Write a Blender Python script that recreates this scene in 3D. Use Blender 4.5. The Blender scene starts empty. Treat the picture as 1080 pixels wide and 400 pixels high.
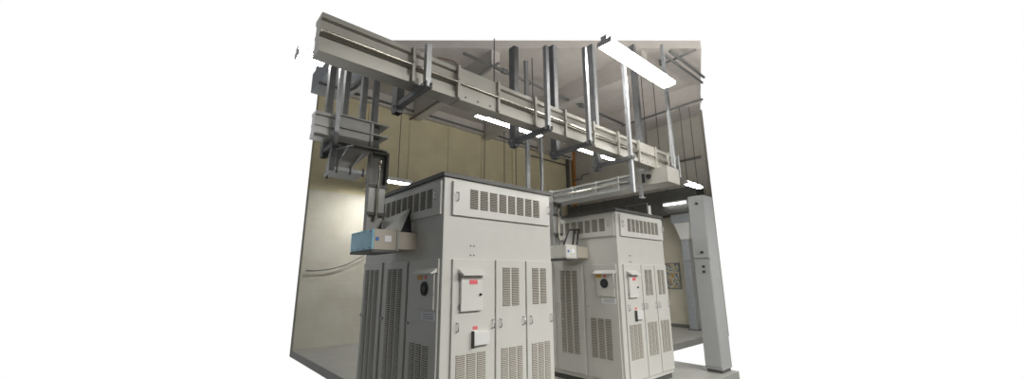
import bpy, bmesh, math
from mathutils import Vector, Matrix

C = bpy.context.scene.collection
SC = bpy.context.scene

# ------------------------------------------------------------------ materials
def mat(name, col, rough=0.5, metal=0.0, noise=0.0, nscale=8.0, bump=0.0, spec=0.5):
    m = bpy.data.materials.new(name); m.use_nodes = True
    nt = m.node_tree; b = nt.nodes['Principled BSDF']
    b.inputs['Base Color'].default_value = (*col, 1)
    b.inputs['Roughness'].default_value = rough
    b.inputs['Metallic'].default_value = metal
    b.inputs['Specular IOR Level'].default_value = spec
    if noise or bump:
        tc = nt.nodes.new('ShaderNodeTexCoord')
        n = nt.nodes.new('ShaderNodeTexNoise'); n.inputs['Scale'].default_value = nscale
        n.inputs['Detail'].default_value = 5
        nt.links.new(tc.outputs['Object'], n.inputs['Vector'])
        if noise:
            r = nt.nodes.new('ShaderNodeValToRGB')
            r.color_ramp.elements[0].position = 0.3; r.color_ramp.elements[1].position = 0.7
            r.color_ramp.elements[0].color = (*[c * (1 - noise) for c in col], 1)
            r.color_ramp.elements[1].color = (*[min(1, c * (1 + noise)) for c in col], 1)
            nt.links.new(n.outputs['Fac'], r.inputs['Fac'])
            nt.links.new(r.outputs['Color'], b.inputs['Base Color'])
        if bump:
            bp = nt.nodes.new('ShaderNodeBump'); bp.inputs['Strength'].default_value = bump
            bp.inputs['Distance'].default_value = 0.02
            nt.links.new(n.outputs['Fac'], bp.inputs['Height'])
            nt.links.new(bp.outputs['Normal'], b.inputs['Normal'])
    return m

def emis(name, col, s):
    m = bpy.data.materials.new(name); m.use_nodes = True
    b = m.node_tree.nodes['Principled BSDF']
    b.inputs['Base Color'].default_value = (0.9, 0.9, 0.9, 1)
    b.inputs['Emission Color'].default_value = (*col, 1)
    b.inputs['Emission Strength'].default_value = s
    return m

def brick_mat(name, c1, c2, mortar, axis, split, upper):
    """painted block wall: broad shallow courses; axis 0 = wall along X, 1 = wall along Y"""
    m = bpy.data.materials.new(name); m.use_nodes = True
    nt = m.node_tree; b = nt.nodes['Principled BSDF']; b.inputs['Roughness'].default_value = 0.85
    b.inputs['Specular IOR Level'].default_value = 0.2
    g = nt.nodes.new('ShaderNodeNewGeometry')
    s = nt.nodes.new('ShaderNodeSeparateXYZ'); cb = nt.nodes.new('ShaderNodeCombineXYZ')
    nt.links.new(g.outputs['Position'], s.inputs[0])
    nt.links.new(s.outputs[axis], cb.inputs[0]); nt.links.new(s.outputs[2], cb.inputs[1])
    br = nt.nodes.new('ShaderNodeTexBrick'); br.inputs['Scale'].default_value = 1.0
    br.inputs['Brick Width'].default_value = 0.44; br.inputs['Row Height'].default_value = 0.215
    br.inputs['Mortar Size'].default_value = 0.012; br.inputs['Mortar Smooth'].default_value = 0.6
    br.inputs['Color1'].default_value = (*c1, 1); br.inputs['Color2'].default_value = (*c2, 1)
    br.inputs['Mortar'].default_value = (*mortar, 1)
    nt.links.new(cb.outputs[0], br.inputs['Vector'])
    n = nt.nodes.new('ShaderNodeTexNoise'); n.inputs['Scale'].default_value = 2.2; n.inputs['Detail'].default_value = 6
    nt.links.new(g.outputs['Position'], n.inputs['Vector'])
    mx = nt.nodes.new('ShaderNodeMixRGB'); mx.blend_type = 'OVERLAY'; mx.inputs[0].default_value = 0.22
    nt.links.new(br.outputs['Color'], mx.inputs[1]); nt.links.new(n.outputs['Fac'], mx.inputs[2])
    st = nt.nodes.new('ShaderNodeMath'); st.operation = 'GREATER_THAN'; st.inputs[1].default_value = split
    nt.links.new(s.outputs[2], st.inputs[0])
    tw = nt.nodes.new('ShaderNodeMixRGB'); tw.blend_type = 'MULTIPLY'; tw.inputs[2].default_value = (*upper, 1)   # two-tone wall paint
    nt.links.new(st.outputs[0], tw.inputs[0]); nt.links.new(mx.outputs[0], tw.inputs[1])
    nt.links.new(tw.outputs[0], b.inputs['Base Color'])
    bp = nt.nodes.new('ShaderNodeBump'); bp.inputs['Strength'].default_value = 0.15; bp.inputs['Distance'].default_value = 0.01
    inv = nt.nodes.new('ShaderNodeMath'); inv.operation = 'SUBTRACT'; inv.inputs[0].default_value = 1
    nt.links.new(br.outputs['Fac'], inv.inputs[1]); nt.links.new(inv.outputs[0], bp.inputs['Height'])
    nt.links.new(bp.outputs['Normal'], b.inputs['Normal'])
    return m

def poster_mat():
    m = bpy.data.materials.new('poster_print'); m.use_nodes = True
    nt = m.node_tree; b = nt.nodes['Principled BSDF']; b.inputs['Roughness'].default_value = 0.5
    tc = nt.nodes.new('ShaderNodeTexCoord')
    v = nt.nodes.new('ShaderNodeTexVoronoi'); v.inputs['Scale'].default_value = 21
    nt.links.new(tc.outputs['Object'], v.inputs['Vector'])
    s = nt.nodes.new('ShaderNodeSeparateColor'); nt.links.new(v.outputs['Color'], s.inputs[0])
    r = nt.nodes.new('ShaderNodeValToRGB'); r.color_ramp.interpolation = 'CONSTANT'
    e = r.color_ramp.elements
    cols = [(0.0, (.34, .32, .24)), (.22, (.10, .16, .30)), (.38, (.48, .43, .28)), (.58, (.42, .24, .08)), (.70, (.22, .27, .24)), (.84, (.55, .53, .46))]
    e[0].position = 0; e[0].color = (*cols[0][1], 1); e[1].position = cols[1][0]; e[1].color = (*cols[1][1], 1)
    for p, c in cols[2:]:
        q = e.new(p); q.color = (*c, 1)
    nt.links.new(s.outputs[0], r.inputs[0]); nt.links.new(r.outputs[0], b.inputs['Base Color'])
    return m

WALLC = (0.60, 0.58, 0.50)
M = {
 'wall_b': brick_mat('cream_block_wall_back', WALLC, tuple(c*.985 for c in WALLC), tuple(c*.955 for c in WALLC), 0, 3.72, (1.0, .93, .72)),
 'wall_r': brick_mat('cream_block_wall_side', (0.56, 0.53, 0.43), (0.55, 0.52, 0.422), (0.53, 0.50, 0.41), 1, 4.25, (.86, .87, .95)),
 'ceil': mat('painted_concrete', (0.50, 0.47, 0.44), 0.9, 0, 0.06, 3, 0.15, 0.2),
 'soffit': mat('pale_grey_soffit', (0.60, 0.63, 0.69), 0.8, 0, 0.05, 3, 0.1, 0.2),
 'floor': mat('grey_floor_paint', (0.36, 0.36, 0.34), 0.45, 0, 0.08, 2.5),
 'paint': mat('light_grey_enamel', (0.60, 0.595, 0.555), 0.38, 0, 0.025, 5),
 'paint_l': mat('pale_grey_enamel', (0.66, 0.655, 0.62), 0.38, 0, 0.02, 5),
 'roof': mat('dark_grey_roof_sheet', (0.10, 0.10, 0.095), 0.5),
 'slot': mat('vent_slot_dark', (0.17, 0.15, 0.12), 0.8),
 'louv': mat('vent_louvre_enamel', (0.45, 0.43, 0.38), 0.5),
 'steel': mat('handle_steel', (0.55, 0.55, 0.55), 0.3, 0.8),
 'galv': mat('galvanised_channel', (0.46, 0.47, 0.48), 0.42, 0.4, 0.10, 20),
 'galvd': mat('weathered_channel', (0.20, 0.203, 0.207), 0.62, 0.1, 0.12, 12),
 'bus': mat('busway_enamel', (0.44, 0.425, 0.38), 0.36, 0.25, 0.05, 6),
 'busd': mat('busway_recess', (0.25, 0.24, 0.215), 0.45, 0.25, 0.05, 6),
 'busc': mat('cross_busway_aluminium', (0.58, 0.58, 0.56), 0.32, 0.4, 0.05, 6),
 'elb': mat('elbow_grey_enamel', (0.34, 0.34, 0.325), 0.4, 0.2, 0.05, 8),
 'bar': mat('earth_bar_metal', (0.66, 0.62, 0.54), 0.22, 0.9),
 'lampw': mat('white_lamp_housing', (0.75, 0.75, 0.75), 0.4),
 'tube': emis('lit_tube', (1.0, 0.985, 0.95), 42),
 'tubed': emis('lit_tube_dim', (1.0, .985, .95), 9),
 'tubew': emis('lit_tube_wall_lamp', (1.0, .985, .95), 140),
 'black': mat('black_rubber', (0.02, 0.02, 0.022), 0.5),
 'reflection': mat('painted_blue_reflection', (0.33, 0.76, 1.0), 0.22, 0.0, 0.06, 10),  # blue window reflection put into the colour of a grey panel
 'tan': mat('beige_panel', (0.44, 0.40, 0.335), 0.45, 0, 0.03, 6),
 'white': mat('white_label', (0.8, 0.8, 0.82), 0.5),
 'blue': mat('blue_label', (0.03, 0.12, 0.45), 0.4),
 'red': mat('red_label', (0.72, 0.14, 0.16), 0.5),
 'yel': mat('yellow_label', (0.62, 0.34, 0.05), 0.5),
 'paper': mat('paper_notice', (0.82, 0.82, 0.84), 0.7),
 'glass': mat('dark_window_glass', (0.03, 0.04, 0.045), 0.12),
 'pipe': mat('grey_conduit', (0.17, 0.17, 0.165), 0.55, 0.4),
 'pipel': mat('pale_conduit', (0.42, 0.41, 0.39), 0.5, 0.2),
 'wire': mat('dark_wire', (0.09, 0.085, 0.08), 0.6),
 'rust': mat('brown_cable', (0.20, 0.11, 0.07), 0.6),
 'orange': mat('orange_paint', (0.50, 0.22, 0.05), 0.5, 0, 0.35, 14),
 'duct': mat('dark_duct_sheet', (0.095, 0.095, 0.09), 0.55, 0.2, 0.08, 4),
 'ductg': mat('galvanised_duct', (0.40, 0.42, 0.45), 0.35, 0.5, 0.10, 9),
 'ductw': mat('pale_duct_sheet', (0.72, 0.72, 0.70), 0.5, 0.1),
 'panel': mat('grey_switchboard', (0.40, 0.41, 0.41), 0.45, 0, 0.03, 6),
 'poster': poster_mat(),
}

# ------------------------------------------------------------------ mesh helpers
def box(bm, x0, x1, y0, y1, z0, z1, mi=0):
    vs = [bm.verts.new((x, y, z)) for x in (x0, x1) for y in (y0, y1) for z in (z0, z1)]
    for f in ((0,1,3,2),(4,6,7,5),(0,4,5,1),(2,3,7,6),(0,2,6,4),(1,5,7,3)):
        q = bm.faces.new([vs[i] for i in f]); q.material_index = mi

def hexa(bm, p, mi=0):
    """8 corners in the order of box()"""
    vs = [bm.verts.new(v) for v in p]
    for f in ((0,1,3,2),(4,6,7,5),(0,4,5,1),(2,3,7,6),(0,2,6,4),(1,5,7,3)):
        q = bm.faces.new([vs[i] for i in f]); q.material_index = mi

def prism(bm, pts, axis, a0, a1, mi=0):
    """polygon extruded along an axis; pts are the other two coordinates in xyz order"""
    def put(p, a):
        c = list(p); c.insert(axis, a); return tuple(c)
    A = [bm.verts.new(put(p, a0)) for p in pts]; B = [bm.verts.new(put(p, a1)) for p in pts]
    n = len(pts); fs = [bm.faces.new(A), bm.faces.new(B[::-1])]
    for i in range(n):
        fs.append(bm.faces.new([A[i], B[i], B[(i+1) % n], A[(i+1) % n]]))
    for f in fs: f.material_index = mi

def cyl(bm, p0, p1, r, seg=12, mi=0, r2=None):
    p0 = Vector(p0); p1 = Vector(p1); d = p1 - p0
    m = Matrix.Translation((p0 + p1) / 2) @ d.to_track_quat('Z', 'Y').to_matrix().to_4x4()
    res = bmesh.ops.create_cone(bm, cap_ends=True, segments=seg, radius1=r, radius2=r if r2 is None else r2, depth=d.length, matrix=m)
    for v in res['verts']:
        for f in v.link_faces: f.material_index = mi

def tube(bm, pts, r, seg=8, mi=0):
    """round bar through a list of points with mitred joints"""
    P = [Vector(p) for p in pts]; rings = []
    up = Vector((0, 0, 1))
    for i, p in enumerate(P):
        if i == 0: t = P[1] - P[0]
        elif i == len(P) - 1: t = P[-1] - P[-2]
        else: t = (P[i+1] - P[i]).normalized() + (P[i] - P[i-1]).normalized()
        t.normalize()
        a = t.cross(up)
        if a.length < 1e-3: a = t.cross(Vector((1, 0, 0)))
        a.normalize(); b = t.cross(a)
        if i: # keep rings aligned
            pa = rings[-1][1]
            a2 = pa - t * pa.dot(t)
            if a2.length > 1e-3: a = a2.normalized(); b = t.cross(a)
        rings.append(([bm.verts.new(p + (a * math.cos(2*math.pi*k/seg) + b * math.sin(2*math.pi*k/seg)) * r) for k in range(seg)], a))
    fs = [bm.faces.new(rings[0][0]), bm.faces.new(rings[-1][0][::-1])]
    for i in range(len(rings) - 1):
        A, B = rings[i][0], rings[i+1][0]
        for k in range(seg): fs.append(bm.faces.new([A[k], B[k], B[(k+1) % seg], A[(k+1) % seg]]))
    for f in fs: f.material_index = mi; f.smooth = True

def bez(p0, p1, p2, n=8):
    p0, p1, p2 = Vector(p0), Vector(p1), Vector(p2)
    return [p0*(1-t)**2 + p1*2*t*(1-t) + p2*t*t for t in [i/n for i in range(n+1)]]

PART_SCALE = 1.0
def new(): return bmesh.new()

def obj(name, bm, mats, parent=None, bevel=0.0, label=None):
    """one mesh object; bm is in the thing's own coordinates when it has a parent, else in world coordinates"""
    bmesh.ops.recalc_face_normals(bm, faces=bm.faces)
    off = Vector((0, 0, 0))
    if parent is not None and PART_SCALE != 1: bmesh.ops.scale(bm, vec=(PART_SCALE,)*3, verts=bm.verts)
    if parent is None:
        xs = [v.co for v in bm.verts]
        lo = Vector([min(c[i] for c in xs) for i in range(3)]); hi = Vector([max(c[i] for c in xs) for i in range(3)])
        off = Vector(((lo.x+hi.x)/2, (lo.y+hi.y)/2, lo.z))
        bmesh.ops.translate(bm, verts=bm.verts, vec=-off)
    me = bpy.data.meshes.new(name); bm.to_mesh(me); bm.free()
    for m in (mats if isinstance(mats, (list, tuple)) else [mats]): me.materials.append(m)
    o = bpy.data.objects.new(name, me); C.objects.link(o)
    o.location = off
    if parent is not None: o.parent = parent
    if bevel:
        b = o.modifiers.new('bevel', 'BEVEL'); b.width = bevel; b.segments = 2; b.limit_method = 'ANGLE'
    if label: o['label'] = label
    return o

def thing(name, label, cat, loc=(0, 0, 0), group=None):
    o = bpy.data.objects.new(name, None); C.objects.link(o)
    o.location = loc; o.empty_display_size = 0.1
    o['label'] = label; o['category'] = cat
    if group: o['group'] = group
    return o

def tag(o, label, cat, group=None):
    o['label'] = label; o['category'] = cat
    if group: o['group'] = group
    return o

def struct(name, bm, m, label=None):
    o = obj(name, bm, m); o['kind'] = 'structure'
    if label: o['label'] = label
    return o

# ------------------------------------------------------------------ room (built as far as the photograph sees it)
YB, XE = 10.15, 12.55         # back wall plane, end wall plane
bm = new()
prism(bm, [(1.70, 2.75), (7.62, 2.75), (7.62, 4.75), (XE, 4.75), (XE, YB), (2.45, YB), (2.45, 5.2), (1.70, 5.2)], 2, -0.15, 0.0)
struct('floor', bm, M['floor'])
bm = new(); box(bm, 2.45, XE + .2, YB, YB + .2, -.15, 6.95); struct('wall_back', bm, M['wall_b'])
bm = new(); box(bm, XE, XE + .2, 4.75, YB, -.15, 6.95); struct('wall_right', bm, M['wall_r'])
bm = new(); prism(bm, [(2.30, 8.55), (8.66, 3.08), (XE, 4.75), (XE, YB), (2.30, YB)], 2, 6.72, 6.92)
struct('ceiling', bm, M['ceil'])
n = 0
def trim(bm, m):
    global n
    n += 1; return struct('trim_%d' % n, bm, m)
bm = new(); box(bm, 3.12, XE, YB - .16, YB, 6.36, 6.72); trim(bm, M['ceil'])          # tie beam along the back wall
def cutY(x): return 8.83 - (x - 1.98) * (8.83 - 3.08) / (8.66 - 1.98)
for x, zb in ((5.02, 6.2), (7.64, 6.2), (10.26, 6.22)):                              # cross beams
    bm = new(); ys = cutY(x) + .05 if x < 8.6 else 3.9
    box(bm, x, x + .24, ys, YB - .16, zb, 6.72); trim(bm, M['ceil'])
bm = new(); box(bm, 2.24, 3.10, 8.2, YB, 6.2, 6.72); trim(bm, M['soffit'])           # broad soffit over the left bay
# shallow piers in the back wall
for x in (3.75, 5.0, 6.35, 7.7, 9.1, 10.5):
    bm = new(); box(bm, x, x + .34, YB - .03, YB, 3.9, 6.36); trim(bm, M['wall_b'])
bm = new(); box(bm, XE - .02, XE, 4.75, YB, 0, .10); o = struct('baseboard_right', bm, M['pipe'])

# ------------------------------------------------------------------ transformer cabinets
def grille(parent, x0, x1, z0, z1, face, off, pitch=0.0165, sub=True):
    """louvred vent; face 'F' lies in the front plane (normal -y), 'S' in the side plane (normal -x)"""
    b = new()
    def bx(a0, a1, d0, d1, c0, c1, mi):
        if face == 'F': box(b, a0, a1, d0, d1, c0, c1, mi)
        else: box(b, d0, d1, a0, a1, c0, c1, mi)
    bx(x0, x1, off - .0015, off, z0, z1, 0)
    k = max(3, int(round((z1 - z0) / pitch))); p = (z1 - z0) / k
    for i in range(k):
        za = z0 + i * p
        y0, y1 = off - .0015, off - .010
        pts = [(y0, za + p*.98), (y0, za + p*.62), (y1, za + p*.45), (y1, za + p*.58)]
        if face == 'F': prism(b, pts, 0, x0, x1, 1)
        else: prism(b, pts, 1, x0, x1, 1)
    return obj('vent_grille', b, [M['slot'], M['louv']], parent)

def handle(parent, a, z0, z1, face, off):
    b = new()
    pts = [(a, off, z0), (a, off - .03, z0 + .008), (a, off - .03, z1 - .008), (a, off, z1)]
    if face == 'S': pts = [(p[1], p[0], p[2]) for p in pts]
    tube(b, pts, .006, 8); return obj('handle', b, M['steel'], parent)

def cabinet(loc, W, label):
    t = thing('transformer_cabinet', label, 'cabinet', loc, 'transformer cabinets')
    s = W / 1.49; D = 1.85; H = 2.56
    b = new(); box(b, 0, W, 0, D, .08, H); obj('housing', b, M['paint'], t, .006)
    b = new(); box(b, .03, W - .03, .03, D - .03, 0, .08); obj('plinth', b, M['roof'], t)
    b = new(); box(b, -.025, W + .025, -.025, D + .025, H, H + .045); obj('roof', b, M['roof'], t, .004)
    # upper front vent panel
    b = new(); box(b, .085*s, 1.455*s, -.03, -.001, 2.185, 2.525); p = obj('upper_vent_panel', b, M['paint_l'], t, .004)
    for i in range(8):
        x = (.288 + .1275*i) * s; grille(p, x, x + .098*s, 2.265, 2.468, 'F', -.03)
    handle(p, .13*s, 2.325, 2.413, 'F', -.03); handle(p, 1.428*s, 2.325, 2.413, 'F', -.03)
    # upper side vent panel
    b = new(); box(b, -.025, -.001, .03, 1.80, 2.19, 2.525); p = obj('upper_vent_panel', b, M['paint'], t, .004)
    for i in range(11):
        y = .183 + .1385*i; grille(p, y, y + .098, 2.27, 2.467, 'S', -.025)
    handle(p, .11, 2.34, 2.42, 'S', -.025)
    # corner post between side and front doors
    # front doors
    def fdoor(x0, x1, vents, low, hs):
        b = new(); box(b, x0*s, x1*s, -.022, -.001, .14, 1.765); d = obj('door', b, M['paint'], t, .004)
        for v0, v1 in vents: grille(d, v0*s, v1*s, 1.30, 1.692, 'F', -.022)
        for v0, v1 in low: grille(d, v0*s, v1*s, .42, .90, 'F', -.022)
        for h in hs: handle(d, h*s, 1.10, 1.182, 'F', -.022)
        return d
    fdoor(.105, .612, [], [(.16, .26), (.28, .38), (.40, .50)], (.16, .585))
    fdoor(.634, 1.045, [(.722, .822), (.848, .948)], [(.70, .79), (.81, .90), (.92, .99)], (.686, 1.006))
    fdoor(1.066, 1.475, [(1.154, 1.250), (1.280, 1.373)], [(1.13, 1.21), (1.23, 1.31), (1.33, 1.41)], (1.115, 1.437))
    # side doors
    def sdoor(y0, y1, vents, low, hinge):
        b = new(); box(b, -.022, -.001, y0, y1, .14, 1.768); d = obj('door', b, M['paint'], t, .004)
        for v0, v1 in vents: grille(d, v0, v1, .42, 1.69, 'S', -.022, .021)
        for v0, v1 in low: grille(d, v0, v1, .42, .985, 'S', -.022, .021)
        b = new(); cyl(b, (-.022, hinge, 1.15), (-.045, hinge, 1.15), .014, 12); obj('lock', b, M['steel'], d)
    sdoor(.035, .612, [], [(.17, .27), (.30, .40), (.43, .53)], .575)
    sdoor(.66, 1.215, [(.765, .865), (.90, 1.0), (1.03, 1.12)], [], 1.19)
    sdoor(1.285, 1.825, [(1.375, 1.48), (1.52, 1.61), (1.65, 1.76)], [], 1.80)
    # front inspection hatch with sloped rain hood
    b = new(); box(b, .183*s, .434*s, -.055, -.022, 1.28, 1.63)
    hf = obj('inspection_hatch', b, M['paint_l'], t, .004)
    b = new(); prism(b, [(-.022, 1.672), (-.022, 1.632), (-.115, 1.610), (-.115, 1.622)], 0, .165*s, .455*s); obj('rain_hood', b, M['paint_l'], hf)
    b = new(); box(b, .275*s, .37*s, -.058, -.055, 1.528, 1.57); obj('warning_label', b, M['red'], hf, 0, 'small red warning label')
    b = new(); cyl(b, (.405*s, -.055, 1.43), (.405*s, -.075, 1.43), .011, 12); obj('knob', b, M['black'], hf)
    b = new(); cyl(b, (.181*s, -.045, 1.57), (.181*s, -.045, 1.61), .007, 8); obj('hinge', b, M['steel'], hf)
    b = new(); cyl(b, (.181*s, -.045, 1.31), (.181*s, -.045, 1.35), .007, 8); obj('hinge', b, M['steel'], hf)
    # side meter hatch
    b = new(); box(b, -.042, -.022, .075, .388, 1.30, 1.632); hm = obj('meter_hatch', b, M['paint'], t, .004)
    b = new(); prism(b, [(-.022, 1.682), (-.022, 1.640), (-.085, 1.625), (-.085, 1.636)], 1, .05, .42); obj('rain_hood', b, M['paint_l'], hm)
    b = new(); cyl(b, (-.042, .238, 1.49), (-.050, .238, 1.49), .069, 28); cyl(b, (-.050, .238, 1.49), (-.054, .238, 1.49), .054, 28, 1)
    cyl(b, (-.054, .238, 1.49), (-.0555, .238, 1.49), .026, 20, 0)
    obj('meter_window', b, [M['black'], M['glass']], hm, 0, 'round dark glass meter window')
    b = new(); box(b, -.045, -.042, .285, .385, 1.572, 1.616); obj('warning_label', b, M['yel'], hm, 0, 'yellow warning label')
    b = new(); box(b, -.045, -.042, .20, .245, 1.578, 1.612); obj('label_plate', b, M['red'], hm)
    b = new(); box(b, -.05, -.038, .06, .085, 1.432, 1.456); obj('latch', b, M['steel'], hm)
    b = new(); box(b, -.0245, -.022, .06, .31, 1.20, 1.275)
    for z in (1.255, 1.235, 1.215): box(b, -.0255, -.0245, .09, .28, z, z + .006, 1)
    obj('notice_sheet', b, [M['paper'], M['pipe']], t)
    # padlock bracket box on the first front door
    b = new(); box(b, .337*s, .52*s, -.062, -.022, .965, 1.085); box(b, .330*s, .337*s, -.066, -.022, .94, 1.095, 1)
    obj('document_holder', b, [M['ductw'], M['duct']], t, .003)
    b = new(); box(b, .345*s, .40*s, -.025, -.022, 1.105, 1.135); obj('warning_label', b, M['red'], t, 0, 'small red warning label')
    # bolt heads above the hatch
    for x in (.321, .361):
        for z in (1.807, 1.899):
            b = new(); cyl(b, (x*s, 0, z), (x*s, -.006, z), .008, 8); obj('bolt', b, M['pipe'], t)
    return t

cabinet((1.957, 3.165, 0), 1.49, 'nearer and larger pale grey transformer cabinet, blue-ended terminal box on its left side')
cabinet((5.035, 3.285, 0), 1.39, 'farther pale grey transformer cabinet standing before the wall poster')

# small fittings on the far cabinet roof
t = thing('roof_railing', 'thin metal frame standing on the farther cabinet roof', 'railing', (5.9, 3.4, 2.605))
b = new(); tube(b, [(0, .22, 0), (0, .22, .17), (0, -.17, .17), (0, -.17, 0)], .008); obj('frame', b, M['pipe'], t)
b = new(); cyl(b, (6.19, 3.36, 2.605), (6.19, 3.36, 2.78), .028, 16); cyl(b, (6.19, 3.36, 2.605), (6.19, 3.36, 2.63), .04, 16)
tag(obj('bushing', b, M['ductw']), 'short pale cylindrical bushing on the farther cabinet roof', 'bushing')

# ------------------------------------------------------------------ terminal boxes, covers and drop ducts beside the cabinets
def sheet(pl, d):
    c = new(); vs = [c.verts.new(p) for p in pl] + [c.verts.new(tuple(p[i] + d[i] for i in range(3))) for p in pl]
    for f in ((0,1,2,3),(7,6,5,4),(0,4,5,1),(1,5,6,2),(2,6,7,3),(3,7,4,0)): c.faces.new([vs[i] for i in f])
    return c
def terminal(dx, dy, neck, label, first):
    t = thing('terminal_box', label, 'terminal box', (1.48 + dx, 3.66 + dy, 1.86), 'terminal boxes on the cabinet sides')
    b = new(); box(b, .012, .245, 0, .58, 0, .20); obj('box_body', b, M['tan'] if first else M['paint'], t, .004)
    b = new(); box(b, 0, .012, .004, .576, .003, .197); obj('end_panel', b, M['reflection'] if first else M['paint'], t, .002, 'end panel with painted blue window reflection' if first else None)  # first box: reflected daylight painted on as the panel's colour
    b = new(); box(b, .245, .265, -.008, .588, -.008, .208); obj('flange', b, M['elb'], t, .003)
    b = new(); box(b, .265, neck, .02, .56, .012, .188); obj('neck', b, M['tan'], t, .003)
    b = new(); box(b, .03, .062, -.004, 0, .085, .12); obj('label_plate', b, M['blue'], t, 0, 'small blue label')
    b = new(); box(b, .12, .19, -.004, 0, .08, .14); obj('label_plate', b, M['white'], t, 0, 'white paper label')
    b = new(); box(b, .0, .26, .0, .58, -.025, 0); obj('base_tray', b, M['duct'], t)
    for i in range(4):
        for q in (0, 1):
            b = new(); cyl(b, (-.001, .06 + .15*i, .02 + .16*q), (-.007, .06 + .15*i, .02 + .16*q), .006, 8); obj('bolt', b, M['pipe'], t)
    # leaning cover over the neck: sheet metal with a black boot
    if first:
        pl = [(.146, .09, .205), (.33, .09, .205), (.455, .14, .465), (.21, .29, .33)]
        obj('throat_cover', sheet(pl, (0.0, .010, -.010)), M['elb'], t)
        obj('boot', sheet([(.335, .10, .205), (.465, .12, .205), (.465, .155, .45), (.456, .150, .455)], (0, .012, 0)), M['black'], t)
        b = new(); box(b, .34, neck - .012, .10, .50, .19, .215); obj('gasket', b, M['black'], t)
    else:
        pl = [(.06, .10, .205), (.27, .10, .205), (.37, .14, .455), (.25, .14, .445)]
        obj('throat_cover', sheet(pl, (0.0, .010, -.010)), M['elb'], t)
        for p0, p1 in (((.06, .095, .205), (.25, .135, .45)), ((.27, .095, .205), (.37, .135, .46)), ((.37, .095, .205), (.48, .135, .465)), ((.25, .135, .45), (.50, .135, .47))):
            c = new(); tube(c, [p0, p1], .013); obj('strut', c, M['black'], t)
    return t
terminal(0, 0, .475, 'terminal box with light blue reflection painted on its end panel beside the nearer cabinet', True)
terminal(3.0, .14, .553, 'pale grey terminal box with white label between the two cabinets', False)

PART_SCALE = 1.083
def dropduct(dx, dy, label, top=2.83):
    t = thing('drop_duct', label, 'busbar duct', (1.475 + dx, 3.93 + dy, 2.06), 'vertical drop ducts over the terminal boxes')
    zt = top - 2.03
    b = new(); box(b, .045, .20, 0, .07, .17, .44); box(b, .033, .045, -.004, .07, 0, zt); box(b, .045, .20, .03, .07, 0, .17); box(b, .045, .20, .04, .07, .44, zt)
    obj('duct_casing', b, M['elb'], t, .003)
    b = new(); box(b, .03, .215, -.015, 0, .155, .185); obj('flange', b, M['duct'], t)
    b = new(); box(b, .03, .215, -.015, 0, .43, .46); obj('flange', b, M['duct'], t)
    b = new(); box(b, .19, .215, -.012, .06, .46, zt - .02); box(b, .05, .215, -.012, .06, zt - .03, zt); obj('frame', b, M['duct'], t)
    b = new(); cyl(b, (.115, -.03, .13), (.115, -.03, zt - .13), .011, 10); cyl(b, (.115, -.03, zt - .14), (.115, -.03, zt - .10), .02, 10); cyl(b, (.115, -.03, .12), (.115, -.03, .15), .02, 10)
    obj('tie_rod', b, M['bar'], t)
    return t
dropduct(0, 0, 'grey drop duct rising from the blue-ended terminal box')
dropduct(3.0, .14, 'grey drop duct rising from the terminal box between the cabinets', 2.67)
PART_SCALE = 1.0

# ------------------------------------------------------------------ busways
def profile(h, w):
    """I-shaped busway section: (cross, z) outline, near side first"""
    n = [(0, 0), (0, .18*h), (.026, .21*h), (.026, .44*h), (.010, .46*h), (.010, .54*h), (.026, .56*h), (.026, .84*h), (0, .87*h), (0, h)]
    return n + [(w - a, z) for a, z in n[::-1]]

BZ, BH, BW, BY = 3.005, .275, .14, 2.44
t = thing('busbar_trunking', 'long beige busbar trunking running overhead from left to right', 'busbar trunking', (.5, BY, BZ))
def mainpart(name, x0, x1, mt, full=False, bev=0):
    b = new()
    if full: box(b, x0 - .5, x1 - .5, -.006, BW + .006, -.006, BH + .004)
    else: prism(b, profile(BH, BW), 0, x0 - .5, x1 - .5)
    return obj(name, b, mt, t, bev)
for a, c in ((.555, 1.62), (2.005, 4.36), (4.74, 5.40)): mainpart('casing', a, c, M['bus'])
for a, c in ((1.62, 2.005), (4.36, 4.74)):
    p = mainpart('joint_box', a, c, M['bus'], True, .003)
    for q in (.06, .19, .32):
        b = new(); cyl(b, (a - .5 + q*.98, -.006, .03), (a - .5 + q*.98, -.012, .03), .008, 8); obj('bolt', b, M['galvd'], p)
b = new(); cyl(b, (.06, -.016, .135), (4.95, -.016, .135), .011, 12); obj('earth_bar', b, M['bar'], t)
for x in (1.20, 1.60, 2.02, 2.48, 2.92, 3.40, 3.88, 4.34, 4.76, 5.10):
    b = new(); box(b, x - .512, x - .488, -.03, -.004, -.002, BH + .002); box(b, x - .512, x - .488, -.03, BW + .02, BH + .002, BH + .008)
    cyl(b, (x - .5, -.030, .16), (x - .5, -.038, .16), .010, 8); obj('clamp_strap', b, M['bus'], t)
b = new(); box(b, 4.90, 4.93, -.03, BW + .03, -.03, BH + .03); box(b, 4.75, 4.77, -.025, BW + .02, -.02, BH + .05); obj('end_plate', b, M['galv'], t, .003)
b = new(); box(b, 3.40, 3.56, .02, .12, BH, BH + .03); obj('clip', b, M['black'], t)

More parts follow.
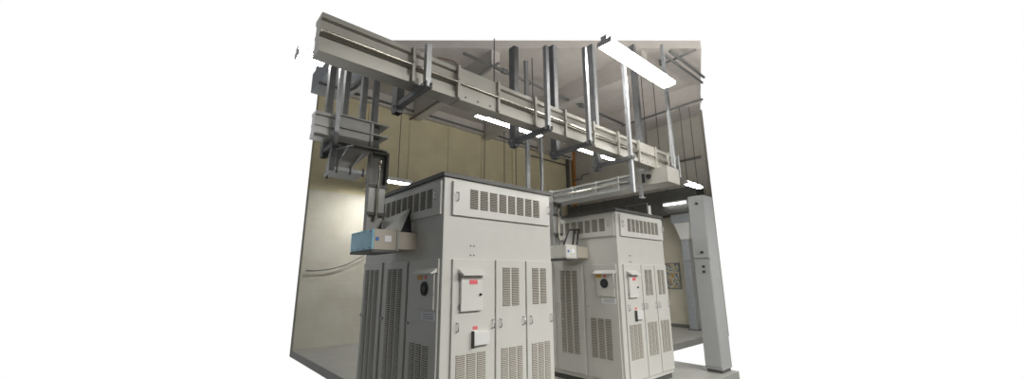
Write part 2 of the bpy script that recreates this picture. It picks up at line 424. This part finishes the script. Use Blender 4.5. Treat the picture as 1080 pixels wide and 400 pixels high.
# cross busway under the main run, feeding the far cabinet
CX, CZ, CH, CW = 4.70, 2.775, .20, .30
t = thing('busbar_trunking', 'short silver busbar trunking running crosswise above the farther cabinet', 'busbar trunking', (CX, 2.26, CZ))
b = new(); prism(b, profile(CH, CW), 1, 0, 1.98); obj('casing', b, M['busc'], t)
for y in (.72, 1.10, 1.55):
    b = new(); box(b, -.018, 0, y - .012, y + .012, 0, CH); obj('clamp_strap', b, M['busc'], t)
b = new(); box(b, -.012, CW + .01, -.01, .46, -.004, CH + .004); jb = obj('joint_box', b, M['bus'], t, .003)
b = new(); cyl(b, (-.012, .25, .11), (-.035, .25, .11), .032, 20); obj('knob', b, M['black'], jb, 0, 'round black knob')
b = new(); box(b, -.016, -.012, .31, .35, .04, .16); obj('slot', b, M['black'], jb)
b = new(); cyl(b, (-.014, .46, .10), (-.014, 1.97, .10), .009, 10); obj('earth_bar', b, M['bar'], t)
b = new(); box(b, -.02, CW + .02, 1.97, 2.03, -.02, CH + .02); obj('end_plate', b, M['busc'], t, .003)

# left busway with elbow above the blue-ended terminal box
LY, LZ, LH = 3.66, 2.86, .25
t = thing('busbar_trunking', 'grey busbar elbow at the far left above the blue-ended terminal box', 'busbar trunking', (.942, 3.92, 2.965))
PART_SCALE = 1.083
b = new(); pr = [(a + .04, z) for a, z in profile(LH, .14)]; prism(b, pr, 0, 0, .20); obj('casing', b, M['busc'], t)
b = new(); box(b, .20, .50, 0, .20, -.02, .25); el = obj('elbow_box', b, M['elb'], t, .004)
for z in (-.03, .115, .235):
    b = new(); box(b, .19, .68, -.022, .22, z, z + .014); obj('flange', b, M['elb'], t)
b = new(); box(b, .50, .525, -.012, .2, -.03, .25); obj('flange', b, M['elb'], t)
b = new(); box(b, .525, .62, .06, .18, -.03, .25); obj('inner_casing', b, M['duct'], t)
b = new(); hexa(b, [(.20, .02, -.27), (.22, .02, -.03), (.20, .30, -.27), (.22, .30, -.03), (.34, .02, -.25), (.56, .02, -.03), (.34, .30, -.25), (.56, .30, -.03)]); obj('mitre_box', b, M['elb'], t, .003)
b = new(); box(b, .185, .475, -.02, .30, -.30, -.285); box(b, .185, .475, -.02, -.008, -.285, -.265); obj('tray', b, M['galv'], t)
for x0, z0, x1, z1 in ((.20, -.27, .29, -.04), (.14, -.13, .34, -.03), (.33, -.27, .43, -.10)):
    b = new(); tube(b, [(x0, -.015, z0), (x1, -.015, z1)], .011); obj('brace', b, M['galv'], t)
b = new(); box(b, .145, .185, -.03, .01, -.31, .0); obj('leg', b, M['galvd'], t)
for x, y in ((.21, -.014), (.33, -.014), (.45, -.014), (.21, .27)):
    b = new(); cyl(b, (x, y, -.325), (x, y, -.25), .011, 10); obj('bolt', b, M['galvd'], t)
PART_SCALE = 1.0

# ------------------------------------------------------------------ trapeze hangers
def chan(b, x, y, z0, z1, w=.041, d=.041, open_to=1):
    """upright C channel centred on x,y (lipped, open along +y or -y)"""
    h, e = w/2, .006
    s = open_to
    pts = [(x - h, y - s*d/2), (x + h, y - s*d/2), (x + h, y + s*d/2), (x + h - .012, y + s*d/2), (x + h - .012, y + s*(d/2 - e)), (x + h - e, y + s*(d/2 - e)),
           (x + h - e, y - s*(d/2 - e)), (x - h + e, y - s*(d/2 - e)), (x - h + e, y + s*(d/2 - e)), (x - h + .012, y + s*(d/2 - e)), (x - h + .012, y + s*d/2), (x - h, y + s*d/2)]
    prism(b, pts, 2, z0, z1)

def trapeze(X, zn, zf, label, y0=2.33, y1=2.80, za=2.965, nearbot=None, group='trapeze hangers carrying the long busbar trunking', far_back=.0):
    t = thing('trapeze_hanger', label, 'hanger', (X, (y0 + y1)/2, za), group)
    ym = (y0 + y1)/2
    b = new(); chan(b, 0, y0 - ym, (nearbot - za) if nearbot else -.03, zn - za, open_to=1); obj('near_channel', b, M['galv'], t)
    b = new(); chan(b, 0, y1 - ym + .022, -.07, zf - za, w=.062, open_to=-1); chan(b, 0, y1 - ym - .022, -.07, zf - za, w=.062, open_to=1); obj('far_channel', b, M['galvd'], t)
    b = new()
    for s in (-1, 1): box(b, s*.0215 - .0035, s*.0215 + .0035, y0 - ym - .04, y1 - ym + .07, -.031, .012)
    box(b, -.021, .021, y0 - ym - .04, y1 - ym + .07, -.031, -.026)
    obj('cross_arm', b, M['galvd'], t)
    for y in (y0 - ym, y1 - ym):
        b = new(); cyl(b, (-.045, y, -.01), (.045, y, -.01), .010, 8); obj('bolt', b, M['galv'], t)
    return t
trapeze(1.265, 3.29, 3.43, 'trapeze hanger farthest left on the long busbar trunking')
trapeze(2.55, 3.82, 4.03, 'trapeze hanger second from left, above the nearer cabinet roof')
trapeze(3.18, 4.07, 4.31, 'trapeze hanger in the middle, third along the long busbar trunking')
trapeze(3.97, 4.40, 4.66, 'fourth trapeze hanger, its bright near channel reaching below the trunking', nearbot=2.54)
trapeze(5.06, 4.90, 5.12, 'trapeze hanger at the right end of the long busbar trunking')
trapeze(1.125, 3.97, 3.97, 'trapeze hanger under the grey elbow at the far left', 3.885, 4.22, 2.905, None, None)
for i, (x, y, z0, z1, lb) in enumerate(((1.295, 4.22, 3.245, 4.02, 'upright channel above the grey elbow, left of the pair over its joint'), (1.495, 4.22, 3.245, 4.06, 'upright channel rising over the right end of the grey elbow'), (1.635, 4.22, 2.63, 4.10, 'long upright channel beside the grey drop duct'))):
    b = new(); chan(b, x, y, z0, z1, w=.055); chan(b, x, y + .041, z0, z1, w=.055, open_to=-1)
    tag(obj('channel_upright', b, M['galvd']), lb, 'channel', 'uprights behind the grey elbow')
# foot under the cross busway
b = new(); chan(b, 4.66, 2.62, 2.62, 2.77); box(b, 4.63, 4.72, 2.595, 2.645, 2.61, 2.62)
tag(obj('hanger_foot', b, M['galv']), 'short channel foot hanging under the silver crosswise trunking', 'bracket')

# ------------------------------------------------------------------ lamps
def lamp(x0, x1, y, z, label, rods=(), rod_top=6.72, w=.15, group='fluorescent lamps', axis=0, reflector=False, lit='tube'):
    L = x1 - x0
    t = thing('fluorescent_lamp', label, 'lamp', (x0, y, z) if axis == 0 else (y, x0, z), group)
    def B(b, a0, a1, c0, c1, z0, z1, mi=0):
        if axis == 0: box(b, a0, a1, c0, c1, z0, z1, mi)
        else: box(b, c0, c1, a0, a1, z0, z1, mi)
    if reflector:
        b = new(); B(b, 0, L, -w/2, w/2, .075, .095); B(b, 0, L, -.04, .04, .095, .12)
        for q in (-1, 1): B(b, 0, L, q*w/2 - .004, q*w/2 + .004, -.005, .085)
        for e0, e1 in ((-.006, 0), (L, L + .006)): B(b, e0, e1, -w/2, w/2, .0, .095)
        obj('reflector_housing', b, M['lampw'], t)
        for q in (-1, 1):
            b = new(); p0, p1 = (.02, q*w*.2, .035), (L - .02, q*w*.2, .035)
            cyl(b, p0, p1, .022, 14); obj('lit_tube', b, M['tubew'], t)
    else:
        b = new(); B(b, -.004, L + .004, -.035, .035, .052, .10); obj('housing', b, M['lampw'], t, .003)
        b = new(); B(b, .012, L - .012, -w/2, w/2, 0, .052); obj('diffuser', b, M[lit], t, .015)
        for e0, e1 in ((-.004, .012), (L - .012, L + .004)):
            b = new(); B(b, e0, e1, -w/2 - .002, w/2 + .002, -.002, .054); obj('end_cap', b, M['lampw'], t, .003)
    for r in rods:
        b = new(); q = (r - x0, 0) if axis == 0 else (0, r - x0)
        cyl(b, (*q, .10), (*q, rod_top - z), .010, 8); obj('suspension_rod', b, M['wire'], t)
    return t
lamp(3.20, 4.64, 2.09, 4.0, 'large glaring fluorescent lamp nearest the viewer, high at right', (), w=.17)
lamp(.80, 1.09, 4.45, 4.0, 'fluorescent lamp whose bright tip shows at the far left edge', ())
lamp(3.27, 4.69, 4.45, 4.0, 'lit fluorescent lamp behind the trunking, above the nearer cabinet', (3.62, 4.50), 5.45)
lamp(5.75, 7.14, 4.45, 4.0, 'lit fluorescent lamp behind the trunking, between the two cabinets', (6.38,), 6.05)
lamp(8.23, 9.65, 4.45, 4.0, 'fluorescent lamp mostly hidden behind the right end of the trunking', (8.35, 8.95), 6.70)
lamp(10.28, 11.15, 4.45, 4.0, 'lit fluorescent lamp just above the tall grey switchboard at right', (10.36, 11.0), 6.7)
lamp(3.50, 4.57, 9.08, 3.95, 'lit fluorescent lamp before the back wall, above the nearer cabinet left side', (4.22,), 6.72, .24, reflector=True)
lamp(5.19, 5.93, 11.86, 3.78, 'lit fluorescent lamp under the dark air duct at right', (), w=.045, axis=1, lit='tubed')
for px, (x, y), z0, lb in ((0, (6.95, 9.0), 3.9, 'thin wire hanging before the back wall, leftmost above the nearer cabinet roof'),
                       (1, (7.75, 9.0), 3.9, 'thin wire hanging before the back wall, middle one above the nearer cabinet roof'),
                       (2, (8.25, 9.0), 3.9, 'thin wire hanging before the back wall, rightmost above the nearer cabinet roof')):
    b = new(); cyl(b, (x, y, z0), (x, y, 6.72), .012, 8)
    tag(obj('hanging_wire', b, M['wire']), lb, 'wire', 'wires hanging before the back wall')

# ------------------------------------------------------------------ pipes and conduits
def pipe(name, pts, r, m, label, cat, couplings=(), group=None, seg=10):
    b = new(); tube(b, pts, r, seg)
    for p, d in couplings:
        p = Vector(p); d = Vector(d); cyl(b, p - d, p + d, r*1.8, 10)
    return tag(obj(name, b, m), label, cat, group)
pipe('conduit', [(4.2, 6.2, 6.25), (10.2, 6.2, 6.25)], .035, M['pipe'], 'dark conduit running along the ceiling above the long busbar trunking', 'conduit',
     [((x, 6.2, 6.25), (.07, 0, 0)) for x in (5.35, 6.1, 7.05, 8.2)])
pipe('conduit', [(4.93, 5.9, 6.17), (4.93, 10.0, 6.17)], .03, M['pipe'], 'conduit clipped below the ceiling beam above the nearer cabinet', 'conduit')
pipe('conduit', [(10.2, 3.75, 6.18), (10.2, 6.2, 6.18)], .03, M['pipe'], 'conduit under the ceiling beam at upper right', 'conduit')
pipe('conduit', [(3.2, 9.95, 6.44), (12.2, 9.95, 6.44)], .035, M['pipe'], 'long conduit along the top of the cream back wall', 'conduit')
pipe('conduit', [(2.2, 9.3, 6.13), (2.78, 9.3, 6.13), (2.9, 9.2, 6.13), (2.95, 9.0, 6.13), (2.95, 8.2, 6.13)], .035, M['pipe'], 'bent conduit under the bluish soffit at upper left', 'conduit')
pipe('conduit', [(7.9, 3.62, 6.52), (9.95, 3.62, 6.52)], .03, M['pipe'], 'upper of two parallel conduits at the top right corner', 'conduit')
pipe('conduit', [(7.9, 3.47, 6.52), (9.7, 3.47, 6.52)], .03, M['pipe'], 'lower of two parallel conduits at the top right corner', 'conduit')
pipe('conduit', [(8.4, 3.1, 6.58), (8.4, 3.95, 6.58), (8.4, 3.95, 6.71)], .03, M['pipe'], 'short conduit crossing the two parallel conduits at top right', 'conduit')
pipe('conduit', [(12.46, 4.85, 5.3), (12.46, 5.75, 5.3)], .035, M['pipe'], 'horizontal conduit on the right wall behind the trunking end', 'conduit')
pipe('conduit', [(12.30, 9.9, 5.45), (12.30, 9.5, 5.45), (12.30, 9.45, 5.6), (12.30, 9.1, 5.6)], .03, M['pipe'], 'short bent conduit beside the orange pipe in the corner', 'conduit')
pipe('conduit', [(10.0, 10.05, 6.1), (12.1, 10.05, 6.1)], .03, M['pipe'], 'short conduit on the back wall left of the orange pipe', 'conduit')
pipe('drain_pipe', [(12.15, 10.06, 0), (12.15, 10.06, 6.36)], .075, M['pipe'], 'dark vertical pipe in the room corner', 'pipe')
pipe('orange_pipe', [(12.46, 9.98, 0), (12.46, 9.98, 6.72)], .065, M['orange'], 'vertical orange pipe in the room corner', 'pipe')
# uprights carrying the lamp row behind the trunking
for x, y, z0, z1, lb in ((5.37, 5.5, 2.3, 6.2, 'grey upright channel behind the trunking, left of two above the nearer cabinet'), (5.78, 5.5, 2.3, 5.0, 'grey upright channel behind the trunking, right of two above the nearer cabinet')):
    b = new(); chan(b, x, y, z0, z1, w=.09 if z1 > 6 else .05, d=.05); tag(obj('channel_upright', b, M['galvd']), lb, 'channel', 'uprights behind the nearer cabinet')
pipe('cable', [(4.25, 7.34, 6.70), (4.42, 7.27, 6.69), (4.59, 7.21, 6.68), (4.76, 7.28, 6.68), (4.95, 7.55, 6.68)], .014, M['rust'], 'thin brown cable drooping from the ceiling above the joint box', 'cable')
pipe('cable', bez((2.55, 10.10, 1.76), (3.3, 10.08, 1.72), (3.95, 10.08, 2.2)), .013, M['pipe'], 'drooping cable along the back wall at far left', 'cable')

# ------------------------------------------------------------------ end wall fittings
t = thing('air_duct', 'large dark air duct along the right wall above the poster', 'air duct', (12.2, 7.0, 3.5))
b = new(); box(b, -.25, .32, -2.1, 2.9, 0, .80); obj('duct_run', b, M['duct'], t, .01)
for y in (-1.2, .0, 1.2, 2.3):
    b = new(); box(b, -.265, .34, y - .02, y + .02, 0, .82); obj('joint_flange', b, M['duct'], t)
t = thing('down_duct', 'pale tapered duct running down the right wall beside the poster', 'air duct', (12.25, 5.50, 0))
b = new(); box(b, -.22, .28, -.28, .32, 3.22, 3.5); obj('collar', b, M['ductg'], t, .005)
b = new(); hexa(b, [(-.10, -.14, 2.70), (-.18, -.24, 3.22), (-.10, .12, 2.70), (-.18, .26, 3.22), (.2, -.14, 2.70), (.26, -.24, 3.22), (.2, .12, 2.70), (.26, .26, 3.22)]); obj('taper', b, M['ductw'], t, .003)
for i in range(4):
    z0 = .02 + i*.67; b = new(); box(b, -.09, .19, -.125, .11, z0, z0 + .66)
    box(b, -.10, .2, -.135, .12, z0, z0 + .025); obj('duct_length', b, M['ductg'], t, .004)
b = new(); box(b, -.12, .22, -.16, .145, 0, .03); obj('foot', b, M['duct'], t)
t = thing('poster', 'colourful framed chart hung on the right wall behind the farther cabinet', 'poster', (12.55, 6.15, 1.17))
b = new(); box(b, -.03, 0, -.235, .235, 0, .83); obj('frame', b, M['pipe'], t, .004)
b = new(); box(b, -.034, -.03, -.205, .205, .03, .80); obj('print', b, M['poster'], t)

# tall switchboard at the right edge
t = thing('switchboard', 'tall grey switchboard panel at the right edge', 'switchboard', (7.2, 2.98, 0))
b = new(); box(b, 0, .40, -.14, .14, .05, 3.03); obj('housing', b, M['panel'], t, .006)
b = new(); box(b, .02, .38, -.12, .12, 0, .05); obj('plinth', b, M['roof'], t)
for z0, z1, lk in ((.10, 1.85, 1.66), (1.90, 2.98, 2.00)):
    b = new(); box(b, -.018, 0, -.13, .13, z0, z1); d = obj('door', b, M['panel'], t, .003)
    for z in (lk, (z1 - .10)):
        b = new(); cyl(b, (-.018, -.02, z), (-.04, -.02, z), .022, 16); obj('knob', b, M['black'], d, 0, 'round black lock knob')

# ------------------------------------------------------------------ light
w = bpy.data.worlds.new('world'); SC.world = w; w.use_nodes = True
nt = w.node_tree; nt.nodes.clear()
out = nt.nodes.new('ShaderNodeOutputWorld'); bg = nt.nodes.new('ShaderNodeBackground')
tc = nt.nodes.new('ShaderNodeTexCoord'); dt = nt.nodes.new('ShaderNodeVectorMath'); dt.operation = 'DOT_PRODUCT'
dt.inputs[1].default_value = (0.646, 0.733, 0.213)
nt.links.new(tc.outputs['Generated'], dt.inputs[0])
mr = nt.nodes.new('ShaderNodeMapRange'); mr.interpolation_type = 'SMOOTHSTEP'
mr.inputs['From Min'].default_value = 0.42; mr.inputs['From Max'].default_value = 0.565
nt.links.new(dt.outputs['Value'], mr.inputs['Value'])
mx = nt.nodes.new('ShaderNodeMixRGB'); mx.inputs[1].default_value = (0.11, 0.107, 0.10, 1); mx.inputs[2].default_value = (1.0, 1.0, 1.0, 1)
nt.links.new(mr.outputs[0], mx.inputs[0]); nt.links.new(mx.outputs[0], bg.inputs['Color'])
nt.links.new(bg.outputs[0], out.inputs[0])

def area(name, loc, rot, sx, sy, e, col):
    l = bpy.data.lights.new(name, 'AREA'); l.shape = 'RECTANGLE'; l.size = sx; l.size_y = sy; l.energy = e; l.color = col
    o = bpy.data.objects.new(name, l); C.objects.link(o); o.location = loc; o.rotation_euler = rot
    return o
# the lamp rows of the hall that hang behind the viewer
for x, y in ((2.2, -1.0), (4.8, -1.0), (7.4, -.6), (3.2, -3.6), (6.2, -3.6)):
    area('lamp_row_light', (x, y, 4.0), (0, 0, 0), 1.4, .2, 165, (1.0, .985, .95))
    area('lamp_row_uplight', (x, y, 4.1), (math.radians(180), 0, 0), 1.4, .2, 240, (1.0, .975, .93))
# daylight from a window far off to the left
area('left_window_light', (-5.0, 6.5, 2.6), (0, math.radians(-90), 0), 1.6, 2.4, 30, (.62, .82, 1.0))

# ------------------------------------------------------------------ camera
F, pitch, yaw, roll = 408.64, math.radians(12.31), math.radians(48.63), math.radians(-.337)
fh = Vector((math.cos(yaw), math.sin(yaw), 0)); r = Vector((math.sin(yaw), -math.cos(yaw), 0)); z = Vector((0, 0, 1))
fw = fh*math.cos(pitch) + z*math.sin(pitch); u = z*math.cos(pitch) - fh*math.sin(pitch)
r, u = r*math.cos(roll) + u*math.sin(roll), u*math.cos(roll) - r*math.sin(roll)
cam = bpy.data.cameras.new('camera'); co = bpy.data.objects.new('camera', cam); C.objects.link(co)
mw = Matrix((r, u, -fw)).transposed().to_4x4(); mw.translation = Vector((0, 0, 1.6)); co.matrix_world = mw
cam.sensor_width = 36; cam.lens = F/1080*36; cam.clip_start = .05
cam.shift_x = (540 - 536.5)/1080; cam.shift_y = 2.5/1080
SC.camera = co
vs = SC.view_settings
SC.display_settings.display_device = 'sRGB'
vs.view_transform = 'Standard'; vs.look = 'None'; vs.exposure = 0; vs.gamma = 1; vs.use_curve_mapping = False
